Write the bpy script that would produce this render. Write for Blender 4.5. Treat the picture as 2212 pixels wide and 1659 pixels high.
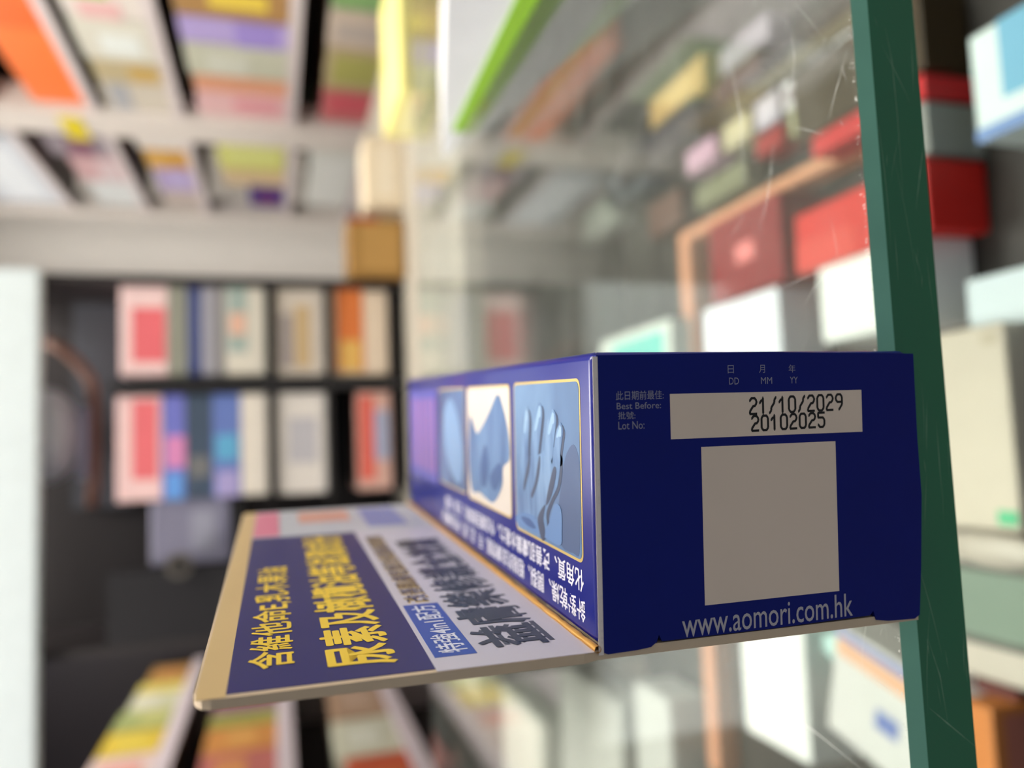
import bpy, bmesh, math, random
from mathutils import Vector, Matrix
random.seed(7)
C = bpy.context.scene.collection
for o in list(bpy.data.objects): bpy.data.objects.remove(o)

# ------------------------------------------------------------------ camera, sky, lamps, exposure
CAMZ = 1.3067                      # camera height above the floor; the glass shelf top is at 1.20
AX = Vector((-0.04036374, 0.99593709, -0.080499))      # world axes written in camera axes
AY = Vector((-0.28566228, -0.08870425, -0.95421623))
AZ = Vector((-0.95747994, -0.0155202, 0.28808209))
cam = bpy.data.cameras.new('camera'); camo = bpy.data.objects.new('camera', cam); C.objects.link(camo)
m = Matrix((AX, AY, AZ)).to_4x4(); m.translation = Vector((0, 0, CAMZ)); camo.matrix_world = m
cam.sensor_width = 36; cam.lens = 1700 / 2212 * 36
cam.clip_start = 0.01; cam.clip_end = 60
cam.dof.use_dof = True; cam.dof.focus_distance = 0.127; cam.dof.aperture_fstop = 9.0
bpy.context.scene.camera = camo
w = bpy.data.worlds.new('world'); bpy.context.scene.world = w; w.use_nodes = True
w.node_tree.nodes['Background'].inputs[0].default_value = (0.86, 0.93, 1.0, 1)
w.node_tree.nodes['Background'].inputs[1].default_value = 0.30
vs = bpy.context.scene.view_settings
vs.view_transform = 'Standard'; vs.look = 'None'; vs.gamma = 1; vs.use_curve_mapping = False
vs.exposure = 0.35
LAMP = 19.5                         # strength of the ceiling light diffusers

# ------------------------------------------------------------------ helpers
def s2l(c): return tuple(((x/255)/12.92 if x/255 <= .04045 else ((x/255+.055)/1.055)**2.4) for x in c)
_m = {}
def mat(c, rough=.5, spec=.5, metal=0, emit=0, var=.06, scale=40, coat=0, bump=0):
    """procedural paint, card or plastic of sRGB colour c, with a slight mottling"""
    key = (c, rough, spec, metal, emit, var, scale, coat, bump)
    if key in _m: return _m[key]
    M = bpy.data.materials.new('finish_%d_%d_%d' % c); M.use_nodes = True
    N = M.node_tree.nodes; L = M.node_tree.links; b = N['Principled BSDF']
    lin = s2l(c)
    tc = N.new('ShaderNodeTexCoord'); nz = N.new('ShaderNodeTexNoise'); nz.inputs['Scale'].default_value = scale
    L.new(tc.outputs['Object'], nz.inputs['Vector'])
    r = N.new('ShaderNodeMix'); r.data_type = 'RGBA'; r.inputs[0].default_value = 0
    r.inputs[6].default_value = tuple(x*(1-var) for x in lin)+(1,)
    r.inputs[7].default_value = tuple(min(1, x*(1+var)) for x in lin)+(1,)
    L.new(nz.outputs['Fac'], r.inputs[0]); L.new(r.outputs[2], b.inputs['Base Color'])
    b.inputs['Roughness'].default_value = rough; b.inputs['Specular IOR Level'].default_value = spec
    b.inputs['Metallic'].default_value = metal; b.inputs['Coat Weight'].default_value = coat
    b.inputs['Coat Roughness'].default_value = .08
    if emit:
        b.inputs['Emission Color'].default_value = lin+(1,); b.inputs['Emission Strength'].default_value = emit
    if bump:
        bp = N.new('ShaderNodeBump'); bp.inputs['Strength'].default_value = bump; bp.inputs['Distance'].default_value = .0004
        L.new(nz.outputs['Fac'], bp.inputs['Height']); L.new(bp.outputs[0], b.inputs['Normal'])
    _m[key] = M; return M

def obj(name, bm, material, parent=None, smooth=False):
    me = bpy.data.meshes.new(name); bm.normal_update(); bm.to_mesh(me); bm.free()
    if not isinstance(material, (list, tuple)): material = [material]
    for x in material: me.materials.append(x)
    if smooth:
        for p in me.polygons: p.use_smooth = True
    o = bpy.data.objects.new(name, me); C.objects.link(o)
    if parent: o.parent = parent
    return o
def tag(o, label=None, cat=None, group=None, kind=None):
    if label: o['label'] = label
    if cat: o['category'] = cat
    if group: o['group'] = group
    if kind: o['kind'] = kind
    return o
def thing(name, label, cat, loc=(0, 0, 0), rz=0, group=None):
    o = bpy.data.objects.new(name, None); C.objects.link(o); o.empty_display_size = .02
    o.location = loc; o.rotation_euler = (0, 0, rz); return tag(o, label, cat, group)
def bx(bm, x0, x1, y0, y1, z0, z1, mi=0):
    v = [bm.verts.new((x, y, z)) for x in (x0, x1) for y in (y0, y1) for z in (z0, z1)]
    for f in ((0, 1, 3, 2), (4, 6, 7, 5), (0, 4, 5, 1), (2, 3, 7, 6), (0, 2, 6, 4), (1, 5, 7, 3)):
        bm.faces.new([v[i] for i in f]).material_index = mi
    return v
def box(x0, x1, y0, y1, z0, z1, bev=0, seg=2):
    bm = bmesh.new(); bx(bm, x0, x1, y0, y1, z0, z1)
    bmesh.ops.recalc_face_normals(bm, faces=bm.faces)
    if bev: bmesh.ops.bevel(bm, geom=list(bm.edges), offset=bev, segments=seg, profile=.5, affect='EDGES')
    return bm
def prism(pts, f, d0, d1):
    """polygon pts in a plane, pushed through from depth d0 to d1; f(a, b, d) -> 3D"""
    bm = bmesh.new(); A = [bm.verts.new(f(a, b, d0)) for a, b in pts]; B = [bm.verts.new(f(a, b, d1)) for a, b in pts]
    bm.faces.new(A); bm.faces.new(B[::-1]); n = len(pts)
    for i in range(n): bm.faces.new((A[i], A[(i+1) % n], B[(i+1) % n], B[i]))
    bmesh.ops.recalc_face_normals(bm, faces=bm.faces); return bm
def rrect(a0, a1, b0, b1, r, n=5):
    out = []
    for cx, cy, s in ((a1-r, b1-r, 0), (a0+r, b1-r, 90), (a0+r, b0+r, 180), (a1-r, b0+r, 270)):
        for i in range(n+1):
            t = math.radians(s+90*i/n); out.append((cx+r*math.cos(t), cy+r*math.sin(t)))
    return out
def ray(px, py):
    d = Vector(((px-1106)/1700, -(py-829.5)/1700, -1)); return Vector((AX.dot(d), AY.dot(d), AZ.dot(d)))
def at(px, py, X=None, Y=None, Z=None):
    """where the sight line through a pixel of the photograph meets a plane of the room (Z measured from the camera)"""
    d = ray(px, py); k = X/d.x if X is not None else (Y/d.y if Y is not None else Z/d.z)
    p = d*k; return Vector((p.x, p.y, p.z+CAMZ))

# ------------------------------------------------------------------ the shop: floor, walls, ceiling
XR, XL, YB, ZC = 1.34, -1.30, 3.66, 2.75
def struct(name, bm, mt): return tag(obj(name, bm, mt), kind='structure')
struct('floor', box(XL-.1, XR+.1, -1.2, YB+.1, -.1, 0), mat((150, 138, 125), .4, var=.12, scale=6))
struct('ceiling', box(XL-.1, XR+.1, -1.2, YB+.1, ZC, ZC+.1), mat((236, 236, 232), .8))
struct('wall_back', box(XL-.1, XR+.1, YB, YB+.1, 0, ZC), mat((244, 240, 236), .75))
struct('wall_right', box(XR, XR+.1, -1.2, YB, 0, ZC), mat((205, 200, 192), .8))
struct('wall_left', box(XL-.1, XL, -1.2, YB, 0, ZC), mat((92, 84, 82), .8))
lamp_d = mat((255, 250, 240), .5, emit=LAMP)
for i, (x, y, what) in enumerate(((.15, 1.35, 'ceiling light panel above the dark display rack'),
                                  (-.12, 3.0, 'ceiling light panel farthest back, near the white wall'),
                                  (.95, .6, 'ceiling panel added unseen beside the right wall to light the header card'),  # unseen lamp, put here to light the header card's printed face
                                  (-.75, .62, 'ceiling panel added unseen at the left to light the white leaflet box'))):  # unseen lamp, added to brighten the leaflet box's left face
    t = thing('ceiling_light', 'white framed square '+what, 'ceiling light', (x, y, ZC), group='ceiling light panels')
    f = bmesh.new()
    for a in ((-.32, -.30, -.32, .32), (.30, .32, -.32, .32), (-.30, .30, -.32, -.30), (-.30, .30, .30, .32)): bx(f, a[0], a[1], a[2], a[3], -.04, 0)
    obj('frame', f, mat((225, 225, 225), .4), t)
    obj('diffuser', box(-.30, .30, -.30, .30, -.03, -.005), lamp_d, t)

# ------------------------------------------------------------------ glass shelf
SZ = 1.20; FY = .1178; SY1 = .592; SX0, SX1 = -.42, .62; ST = .0137
M = bpy.data.materials.new('clear_glass'); M.use_nodes = True; N = M.node_tree.nodes; L = M.node_tree.links
for n in list(N): N.remove(n)
out = N.new('ShaderNodeOutputMaterial'); mx = N.new('ShaderNodeMixShader'); fr = N.new('ShaderNodeFresnel'); fr.inputs[0].default_value = 1.5
tr = N.new('ShaderNodeBsdfTransparent'); tr.inputs[0].default_value = (.93, .965, .945, 1)
gl = N.new('ShaderNodeBsdfGlossy'); gl.inputs['Roughness'].default_value = .01; gl.inputs[0].default_value = (1, 1, 1, 1)
df = N.new('ShaderNodeBsdfDiffuse'); df.inputs[0].default_value = (.75, .78, .72, 1); m2 = N.new('ShaderNodeMixShader')
nz = N.new('ShaderNodeTexNoise'); nz.inputs['Scale'].default_value = 25; mp = N.new('ShaderNodeMapRange')
mp.inputs[1].default_value = .35; mp.inputs[2].default_value = .8; mp.inputs[3].default_value = .02; mp.inputs[4].default_value = .07
L.new(nz.outputs['Fac'], mp.inputs[0]); L.new(mp.outputs[0], m2.inputs[0]); L.new(tr.outputs[0], m2.inputs[1]); L.new(df.outputs[0], m2.inputs[2])
gm = N.new('ShaderNodeNewGeometry'); io = N.new('ShaderNodeMapRange')      # same reflectance entering and leaving the pane
io.inputs[3].default_value = 1.5; io.inputs[4].default_value = 1/1.5; L.new(gm.outputs['Backfacing'], io.inputs[0]); L.new(io.outputs[0], fr.inputs[0])
L.new(fr.outputs[0], mx.inputs[0]); L.new(m2.outputs[0], mx.inputs[1]); L.new(gl.outputs[0], mx.inputs[2]); L.new(mx.outputs[0], out.inputs[0])
glass = M
sh = thing('glass_shelf', 'thick scratched glass shelf with a dark green front edge under the blue box', 'shelf', (0, FY, SZ))
d = SY1-FY
obj('glass_pane', box(SX0, SX1, .0012, d, -ST, 0), glass, sh)
EG = mat((18, 104, 72), .28, .5, var=.22, scale=18, bump=.15)
obj('front_edge', box(SX0, SX1, 0, .0010, -ST, -.0029), EG, sh)['label'] = 'dark green polished edge of the glass'
bm = bmesh.new()
v = [bm.verts.new(p) for p in ((SX0, 0, -.0029), (SX1, 0, -.0029), (SX1, .0011, 0), (SX0, .0011, 0), (SX0, .0011, -.0029), (SX1, .0011, -.0029))]
for f in ((0, 1, 2, 3), (3, 2, 5, 4), (0, 4, 5, 1), (0, 3, 4), (1, 5, 2)): bm.faces.new([v[i] for i in f])
bmesh.ops.recalc_face_normals(bm, faces=bm.faces)
obj('chamfer', bm, mat((110, 172, 150), .35, var=.15, scale=60), sh)['label'] = 'pale green chamfer along the top of the edge'
def streaks(n, fmap, L0, L1, wid, angle=None, box2=None, spread=.5):
    bm = bmesh.new(); rr = random.Random(n*13+5)
    for i in range(n):
        a = rr.uniform(box2[0], box2[1]); b = rr.uniform(box2[2], box2[3]); th = angle+rr.gauss(0, spread) if angle is not None else rr.uniform(0, math.pi)
        ln = L0+(L1-L0)*rr.random()**3; cur = rr.uniform(-.25, .25); wd = wid*rr.uniform(.4, 1.3); k = 7; P = []
        for j in range(k):
            P.append((a, b)); a += math.cos(th)*ln/k; b += math.sin(th)*ln/k; th += cur/k
        q = []
        for j, (a, b) in enumerate(P):
            nx, ny = -math.sin(th), math.cos(th); ww = wd*(1-abs(j-3)/3.3)*.5
            if not (box2[0] <= a <= box2[1] and box2[2] <= b <= box2[3]): continue
            q.append((bm.verts.new(fmap(a+nx*ww, b+ny*ww)), bm.verts.new(fmap(a-nx*ww, b-ny*ww))))
        for j in range(len(q)-1): bm.faces.new((q[j][0], q[j+1][0], q[j+1][1], q[j][1]))
    return bm
M = bpy.data.materials.new('scratch'); M.use_nodes = True; N = M.node_tree.nodes; L = M.node_tree.links
b = N['Principled BSDF']; b.inputs['Base Color'].default_value = (.85, .88, .86, 1); b.inputs['Roughness'].default_value = .5; b.inputs['Alpha'].default_value = .5
scr = M
tag(obj('scratches', streaks(260, lambda a, b: (a, b, .00004), .002, .035, .00011, None, (-.08, .16, .001, .16)), scr, sh), 'fine white scratches on the glass', kind='stuff')
M = scr.copy(); M.name = 'edge_scratch'; M.node_tree.nodes['Principled BSDF'].inputs['Alpha'].default_value = .5
M.node_tree.nodes['Principled BSDF'].inputs['Base Color'].default_value = (.45, .7, .5, 1)
tag(obj('edge_scratches', streaks(34, lambda a, b: (a, -.00005, b), .003, .035, .00010, 0.02, (-.07, .09, -.0135, -.0032), .13), M, sh), 'faint scratches on the green edge', kind='stuff')
def scratch_line(name, pix, plane, wid, mt, label):
    bm = bmesh.new(); P = [at(x, y, **plane)-Vector((0, FY, SZ)) for x, y in pix]; pr = None; rr = random.Random(9)
    Q = []
    for a, b in zip(P[:-1], P[1:]): Q += [a.lerp(b, t/6) for t in range(6)]
    Q.append(P[-1]); flat = 'Z' in plane
    for i, p in enumerate(Q):
        t = Q[min(i+1, len(Q)-1)]-Q[max(i-1, 0)]; n = Vector((-t.y, t.x, 0)) if flat else Vector((-t.z, 0, t.x)); n.normalize()
        ww = wid*.5*(1-abs(2*i/(len(Q)-1)-1)*.8)*rr.uniform(.6, 1.2); off = Vector((0, 0, .00006)) if flat else Vector((0, -.00006, 0))
        c = (bm.verts.new(p+n*ww+off), bm.verts.new(p-n*ww+off))
        if pr: bm.faces.new((pr[0], c[0], c[1], pr[1]))
        pr = c
    obj(name, bm, mt, sh)['label'] = label
GZ = dict(Z=SZ-CAMZ)
scratch_line('long_scratch', [(1592, 1432), (1662, 1500), (1760, 1580), (1870, 1668)], GZ, .00040, scr, 'long scratch running to the bottom of the pane')
scratch_line('long_scratch', [(1878, 1240+60), (1862, 1420), (1868, 1470)], GZ, .00012, scr, 'fine scratch beside the box')
scratch_line('long_scratch', [(1708, 60), (1716, 120), (1712, 232)], GZ, .00022, scr, 'scratch across the pane near the photo top')
scratch_line('long_scratch', [(1570, 90), (1600, 250), (1608, 400)], GZ, .00030, scr, 'faint scratch across the middle of the pane')
scratch_line('long_scratch', [(1672, 310), (1660, 420), (1640, 500)], GZ, .00028, scr, 'pale scratch beside the copper strip')
scratch_line('long_scratch', [(1830, 110), (1808, 190), (1790, 260)], GZ, .00016, scr, 'slanted scratch near the pane edge')
scratch_line('long_scratch', [(1810, 545), (1760, 620), (1735, 665)], GZ, .00018, scr, 'short slanted scratch above the box')
# small chips and dust along the arris
bm = bmesh.new(); rr = random.Random(3)
for i in range(150):
    a = rr.uniform(-.065, .085); b = .0012+abs(rr.gauss(0, .0006)); s = rr.uniform(.00005, .00022)
    bm.faces.new([bm.verts.new((a+s*math.cos(t), b+s*math.sin(t), .00005)) for t in (0, 1.7, 3.3, 4.9)])
tag(obj('edge_chips', bm, scr, sh), 'tiny chips along the glass edge', kind='stuff')

FP = dict(Y=FY)
scratch_line('edge_scratch_line', [(1912, 60), (1926, 130), (1938, 250), (1950, 420)], FP, .00014, M, 'long fine scratch down the green edge')
scratch_line('edge_scratch_line', [(1996, 300), (1986, 380), (1978, 452)], FP, .00018, M, 'short bright scratch on the green edge')
scratch_line('edge_scratch_line', [(2008, 1530), (2046, 1562), (2106, 1612)], FP, .00018, M, 'slanted scratch low on the green edge')
scratch_line('edge_scratch_line', [(2004, 1380), (2030, 1460), (2046, 1555)], FP, .00014, M, 'thin scratch crossing the green edge')
# ------------------------------------------------------------------ the blue cream box
W, H, BL, HC = .0452, .0600, .1755, .0576
TH = math.radians(-4.0)
root = thing('cream_box', 'long glossy navy blue cream box with header card lying on the glass shelf', 'box',
             (-.03103, .1133, SZ+.0002), TH)
mm = .001
NAVY = mat((6, 22, 128), .28, .4, coat=.2, var=.05, scale=90)
ENDN = mat((0, 19, 112), .40, .16, var=.08, scale=120)
BEIGE = mat((205, 184, 158), .8, var=.05, scale=300)
WHITE = mat((226, 208, 192), .45, .4)
obj('carton_body', box(0.0002, W, .0012, BL, 0, H, .0013, 3), NAVY, root, True)
def f_end(u, x, o): return (x*mm, -o*mm, H-u*mm)          # u: down from the upper edge, x: to the right
def f_top(y, x, o): return (x*mm, y*mm, H+o*mm)
def f_card(y, z, o): return (o*mm, y*mm, H+z*mm)
# tuck end with ears and the slits beside them; slightly bowed
def endpoly():
    P = [(.3, 44.6), (30, 45.0), (59.8, 44.6), (60.2, 30), (60.8, 20), (60.3, 8), (59.7, -.6), (58.6, -1.2), (53, -1.0), (50.6, -.6), (50.0, 1.0),
         (49.3, .3), (30, .1), (10.3, .2), (9.8, 1.3), (9.4, .2), (8.4, -.5), (6, -.7), (1.2, -.8), (.3, -.4)]
    return P
obj('end_flap', prism(endpoly(), f_end, -.9, 0), ENDN, root)['label'] = 'dark blue tuck flap closing the near end'
# back panel that continues upward as the header card, bare board on its cut edges
pts = [(-.9, -60)] + [(175.5, -60)] + rrect(-.9, 175.5, 30, HC*1000, 3.0)[0:12]
pts = [(175.5, -59.6), (175.5, HC*1000-2.5), (174.8, HC*1000-.7), (173, HC*1000), (3, HC*1000), (1.4, HC*1000-.4), (.2, HC*1000-1.2), (-.4, HC*1000-2.4), (-.6, HC*1000-4), (-.6, 3), (.25, .5), (.25, -59.6)]
obj('header_card', prism(pts, f_card, -1.55, -.1), BEIGE, root)['label'] = 'stiff header card standing up from the back of the box'
def foil(name, rect, f, o, mt, label=None, r=0, par=None, th=.06):
    P = rrect(*rect, r) if r else [(rect[0], rect[2]), (rect[1], rect[2]), (rect[1], rect[3]), (rect[0], rect[3])]
    q = obj(name, prism(P, f, o-th, o), mt, par or root)
    if label: q['label'] = label
    return q
SATIN = dict(rough=.42, spec=.35, coat=.06)
foil('tan_stripe', (-.4, 175, 53.4, 57.2), f_card, -.03, mat((206, 178, 128), .45), 'tan gold strip along the card top')
foil('navy_field', (.6, 122, 25.2, 53.4), f_card, -.02, mat((22, 26, 104), **SATIN), 'navy field behind the yellow lettering')
foil('silver_field', (-.5, 122, 1.2, 25.2), f_card, -.02, mat((196, 192, 206), **SATIN), 'silver white field with the product name')
foil('picture_field', (122, 175, 1.2, 53.4), f_card, -.02, mat((186, 190, 200), **SATIN), 'pale picture field at the far end of the card')
foil('pink_patch', (124, 172, 46, 53.2), f_card, .03, mat((214, 120, 150), .4), 'pink corner patch')
foil('blue_patch', (130, 170, 8, 20), f_card, .03, mat((120, 130, 190), .4))
foil('salmon_patch', (145, 168, 24, 40), f_card, .03, mat((205, 150, 135), .4))
# gold crease, a thin folded lip that wavers a little
bm = bmesh.new(); rr = random.Random(5); prev = None
for i in range(90):
    y = (-.3+175.6*i/89)*mm; r = (.55+rr.uniform(-.10, .10))*mm; cx = .15*mm+rr.uniform(-.08, .08)*mm; cz = H+.55*mm
    ring = [bm.verts.new((cx+r*math.cos(t*math.pi/4), y, cz+r*math.sin(t*math.pi/4))) for t in range(8)]
    if prev:
        for k in range(8): bm.faces.new((prev[k], prev[(k+1) % 8], ring[(k+1) % 8], ring[k]))
    prev = ring
obj('gold_crease', bm, mat((226, 172, 88), .3, metal=.6), root, True)['label'] = 'gold coloured crease between box and header card'

# ---- lettering
def text2d(s, size, offset=0.0, align='LEFT', spacing=1.0):
    cu = bpy.data.curves.new('t', 'FONT'); cu.body = s; cu.size = size; cu.offset = offset; cu.align_x = align
    cu.space_character = spacing; cu.resolution_u = 3; cu.fill_mode = 'BOTH'
    o = bpy.data.objects.new('t', cu); C.objects.link(o); dg = bpy.context.evaluated_depsgraph_get()
    me = bpy.data.meshes.new_from_object(o.evaluated_get(dg)); bpy.data.objects.remove(o)
    return me
def letter(name, s, f, a0, a1, b0, b1, o, mt, offset=0, flip=1, label=None, par=None, slope=0, skew=0, bold=None):
    """lettering s fitted into the span a0..a1 (reading direction) and b0..b1 of a printed face"""
    me = text2d(s, 1.0, offset); xs = [v.co.x for v in me.vertices]; ys = [v.co.y for v in me.vertices]
    if not xs: return None
    x0, x1, y0, y1 = min(xs), max(xs), min(ys), max(ys)
    for v in me.vertices:
        tx = (v.co.x-x0)/(x1-x0); ty = (v.co.y-y0)/(y1-y0)
        if flip < 0: ty = 1-ty
        v.co = f(a0+(a1-a0)*tx+skew*ty, b0+(b1-b0)*ty+slope*tx, o)
    if bold:
        V = [v.co.copy() for v in me.vertices]; Fc = [list(p.vertices) for p in me.polygons]; n = len(V); VV = []; FF = []
        O0 = Vector(f(0, 0, 0))
        for k, (da, db) in enumerate(((-1, 0), (1, 0), (0, -1), (0, 1), (0, 0))):
            dv = Vector(f(da*bold[0], db*bold[1], k*.004))-O0
            VV += [v+dv for v in V]; FF += [[i+n*k for i in p] for p in Fc]
        me = bpy.data.meshes.new(name); me.from_pydata(VV, [], FF)
    me.materials.append(mt); q = bpy.data.objects.new(name, me); C.objects.link(q); q.parent = par or root
    if label: q['label'] = label
    return q
YEL = mat((240, 205, 60), .4); INK = mat((30, 42, 62), .35); GREY = mat((190, 186, 198), .5); PALE = mat((222, 220, 236), .5)
letter('yellow_lettering', '含維他命E,乳木果油', f_card, 9, 80, 44.2, 51.0, .04, YEL, .006, bold=(.10, .10), label='small yellow lettering near the card top')
letter('yellow_lettering', '尿素及橄欖油等滋潤成份', f_card, 5.5, 118, 29.6, 40.2, .04, YEL, .010, bold=(.16, .16), label='large yellow lettering across the navy field')
foil('formula_label', (5.2, 36, 17.9, 24.4), f_card, .03, mat((38, 76, 170), .4), 'blue label reading 4in1')
letter('formula_lettering', '特強4in1配方', f_card, 6.6, 34.8, 18.8, 23.4, .06, mat((215, 218, 235), .5), .01, label='pale lettering on the blue label')
letter('shadow_lettering', '改善肌膚乾燥及修護龜裂問題', f_card, 37.3, 112, 18.7, 23.5, .02, mat((205, 170, 60), .5), .012)
letter('claim_lettering', '改善肌膚乾燥及修護龜裂問題', f_card, 38, 112.7, 18.7, 23.5, .05, mat((50, 52, 100), .5), .006)
letter('name_outline', '益膚樂修護全效霜', f_card, 7.2, 103.2, 4.3, 15.3, .02, mat((60, 66, 84), .4), .004)
letter('name_lettering', '益膚樂修護全效霜', f_card, 6.4, 102, 5.6, 16.8, .06, INK, .010, bold=(.12, .12), label='large dark product name on the silver field')
# top face: three framed pictures, small print
GOLD = mat((208, 180, 110), .35, metal=.3)
PB = [mat((80, 122, 172), .35), mat((48, 84, 142), .35), mat((120, 154, 198), .35), mat((38, 56, 96), .35), mat((214, 204, 196), .4)]
def picture(y0, y1, x0, x1, bgc, label):
    fr = foil('picture_frame', (y0-.5, y1+.5, x0-.5, x1+.5), f_top, .05, GOLD, 'thin gold frame', r=1.6)
    p = foil('picture', (y0, y1, x0, x1), f_top, .10, bgc, label, r=1.3, par=fr); return p
def blob(name, P, mt, o, par):
    # closed smooth outline through P (y, x in mm)
    n = len(P); Q = []
    for i in range(n):
        p0, p1, p2, p3 = P[i-1], P[i], P[(i+1) % n], P[(i+2) % n]
        for k in range(4):
            t = k/4
            Q.append(tuple(.5*((2*p1[j])+(-p0[j]+p2[j])*t+(2*p0[j]-5*p1[j]+4*p2[j]-p3[j])*t*t+(-p0[j]+3*p1[j]-3*p2[j]+p3[j])*t**3) for j in (0, 1)))
    bm = prism(Q, f_top, o-.03, o); bmesh.ops.triangulate(bm, faces=bm.faces[:2]); return obj(name, bm, mt, par)
def gradmat(name, stops, sc):
    M = bpy.data.materials.new(name); M.use_nodes = True; N = M.node_tree.nodes; L = M.node_tree.links; b = N['Principled BSDF']
    tc = N.new('ShaderNodeTexCoord'); mpn = N.new('ShaderNodeMapping'); mpn.inputs['Scale'].default_value = sc
    nz = N.new('ShaderNodeTexNoise'); nz.inputs['Scale'].default_value = 1; nz.inputs['Detail'].default_value = 5; nz.inputs['Distortion'].default_value = .6
    cr = N.new('ShaderNodeValToRGB'); cr.color_ramp.elements.remove(cr.color_ramp.elements[0])
    cr.color_ramp.elements[0].position = stops[0][0]; cr.color_ramp.elements[0].color = s2l(stops[0][1])+(1,)
    for p, c in stops[1:]:
        e = cr.color_ramp.elements.new(p); e.color = s2l(c)+(1,)
    L.new(tc.outputs['Object'], mpn.inputs[0]); L.new(mpn.outputs[0], nz.inputs['Vector']); L.new(nz.outputs['Fac'], cr.inputs[0]); L.new(cr.outputs[0], b.inputs['Base Color'])
    b.inputs['Roughness'].default_value = .32; b.inputs['Coat Weight'].default_value = .15; return M
cloth = gradmat('blue_cloth_print', [(.25, (40, 62, 108)), (.5, (78, 114, 166)), (.7, (112, 148, 194))], (18, 70, 30))
skin = gradmat('blue_skin_print', [(.3, (72, 106, 156)), (.5, (102, 138, 184)), (.7, (132, 164, 204))], (60, 320, 60))
p1 = picture(6.6, 42, 12.2, 40.8, gradmat('blue_backdrop_print', [(.25, (62, 90, 134)), (.5, (84, 118, 164)), (.72, (112, 148, 190))], (16, 40, 16)), 'blue toned picture of a raised hand')
P = lambda pts: [on_top_mm(*q) for q in pts]
def on_top_mm(px, py):
    p = at(px, py, Z=(SZ+.0002+H)-CAMZ); v = Vector((p.x+.03103, p.y-.1133)); c, s = math.cos(-TH), math.sin(-TH)
    return ((v.x*s+v.y*c)*1000, (v.x*c-v.y*s)*1000)
DKP = mat((52, 66, 98), .35); MDP = mat((72, 104, 152), .35); LTP = mat((146, 180, 214), .35)
blob('backdrop_shade_print', P([(1215, 1180), (1205, 1130), (1212, 1060), (1222, 990), (1240, 960), (1253, 1000), (1255, 1100), (1253, 1195), (1240, 1195)]), mat((66, 88, 130), .35), .12, p1)
def finger(tipx, tipy, rootx, rooty, wd, side=4):
    q = []
    for t in (0, .15, .4, .7, 1): q.append((tipx+(rootx-tipx)*t-wd*(.62, .95, .95, 1.05, 1.1)[int(t*4+.01) if t not in (.15,) else 1], tipy+10+(rooty-tipy)*t))
    for t in (1, .7, .4, .15, 0): q.append((tipx+(rootx-tipx)*t+wd*(.62, .95, .95, 1.05, 1.1)[int(t*4+.01) if t not in (.15,) else 1], tipy+10+(rooty-tipy)*t))
    q.append((tipx, tipy))
    blob('finger_shade_print', P([(a+side, b+6) for a, b in q]), DKP, .14, p1)
    blob('finger_print', P(q), skin, .19, p1)
    blob('finger_light_print', P([(tipx-wd*.3, tipy+14), (tipx+wd*.35, tipy+12), ((tipx*.6+rootx*.4)+wd*.1, tipy*.6+rooty*.4), ((tipx*.6+rootx*.4)-wd*.5, tipy*.6+rooty*.4)]), LTP, .21, p1)
    blob('nail_print', P([(tipx-wd*.3, tipy+16), (tipx, tipy+6), (tipx+wd*.35, tipy+16), (tipx+wd*.3, tipy+30), (tipx-wd*.3, tipy+30)]), mat((150, 182, 214), .3), .22, p1)
palm = [(1128, 1010), (1145, 990), (1160, 985), (1176, 975), (1192, 965), (1208, 975), (1212, 1000), (1206, 1050), (1192, 1080), (1182, 1110), (1184, 1140), (1172, 1160), (1150, 1140), (1124, 1120), (1118, 1060)]
blob('palm_shade_print', P([(a+5, b+6) for a, b in palm]), DKP, .14, p1)
blob('palm_print', P(palm), skin, .18, p1)
finger(1139, 879, 1134, 1010, 7.5); finger(1167, 870, 1152, 1010, 8.5); finger(1212, 912, 1202, 990, 8); finger(1196, 884, 1182, 1010, 10)
for q in ([(1142, 1000), (1146, 975), (1147, 1005), (1140, 1040), (1134, 1060), (1134, 1040)], [(1158, 1040), (1167, 985), (1169, 1005), (1163, 1045), (1152, 1075), (1150, 1065)],
          [(1186, 1060), (1198, 1010), (1204, 1020), (1194, 1070), (1182, 1092)], [(1164, 1118), (1180, 1090), (1176, 1120), (1180, 1150), (1176, 1168), (1170, 1158)]):
    blob('shade_print', P(q), DKP, .22, p1)
blob('sleeve_print', P([(1118, 1112), (1140, 1108), (1160, 1120), (1172, 1150), (1188, 1130), (1200, 1090), (1214, 1100), (1216, 1150), (1212, 1178), (1180, 1162), (1150, 1146), (1120, 1130)]), mat((88, 126, 180), .4), .205, p1)
blob('sleeve_fold_print', P([(1128, 1116), (1146, 1120), (1160, 1140), (1150, 1140), (1136, 1130)]), PB[1], .22, p1)
p2 = picture(45.8, 83, 13.6, 40.6, PB[4], 'picture of blue cloth wings on white')
blob('cloth_print', P([(1016, 900), (1030, 935), (1040, 925), (1058, 890), (1075, 852), (1086, 875), (1098, 930), (1102, 990), (1088, 1010), (1086, 1050), (1068, 1085), (1050, 1075), (1036, 1062), (1022, 1060), (1014, 1000)]), cloth, .14, p2)
blob('shade_print', P([(1040, 1000), (1050, 960), (1056, 1010), (1050, 1050), (1042, 1045)]), PB[1], .17, p2)
blob('shade_print', P([(1060, 1030), (1080, 1000), (1084, 1030), (1070, 1060)]), PB[1], .17, p2)
p3 = picture(86.4, 119, 14, 40.6, cloth, 'pale blue picture, third along the box')
blob('skin_print', P([(960, 900), (972, 860), (990, 900), (1000, 980), (996, 1040), (980, 1030), (965, 980)]), PB[2], .14, p3)
foil('lilac_panel', (123, 171, 12, 41), f_top, .06, mat((70, 66, 160), .4), 'lilac panel at the far end')
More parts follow.
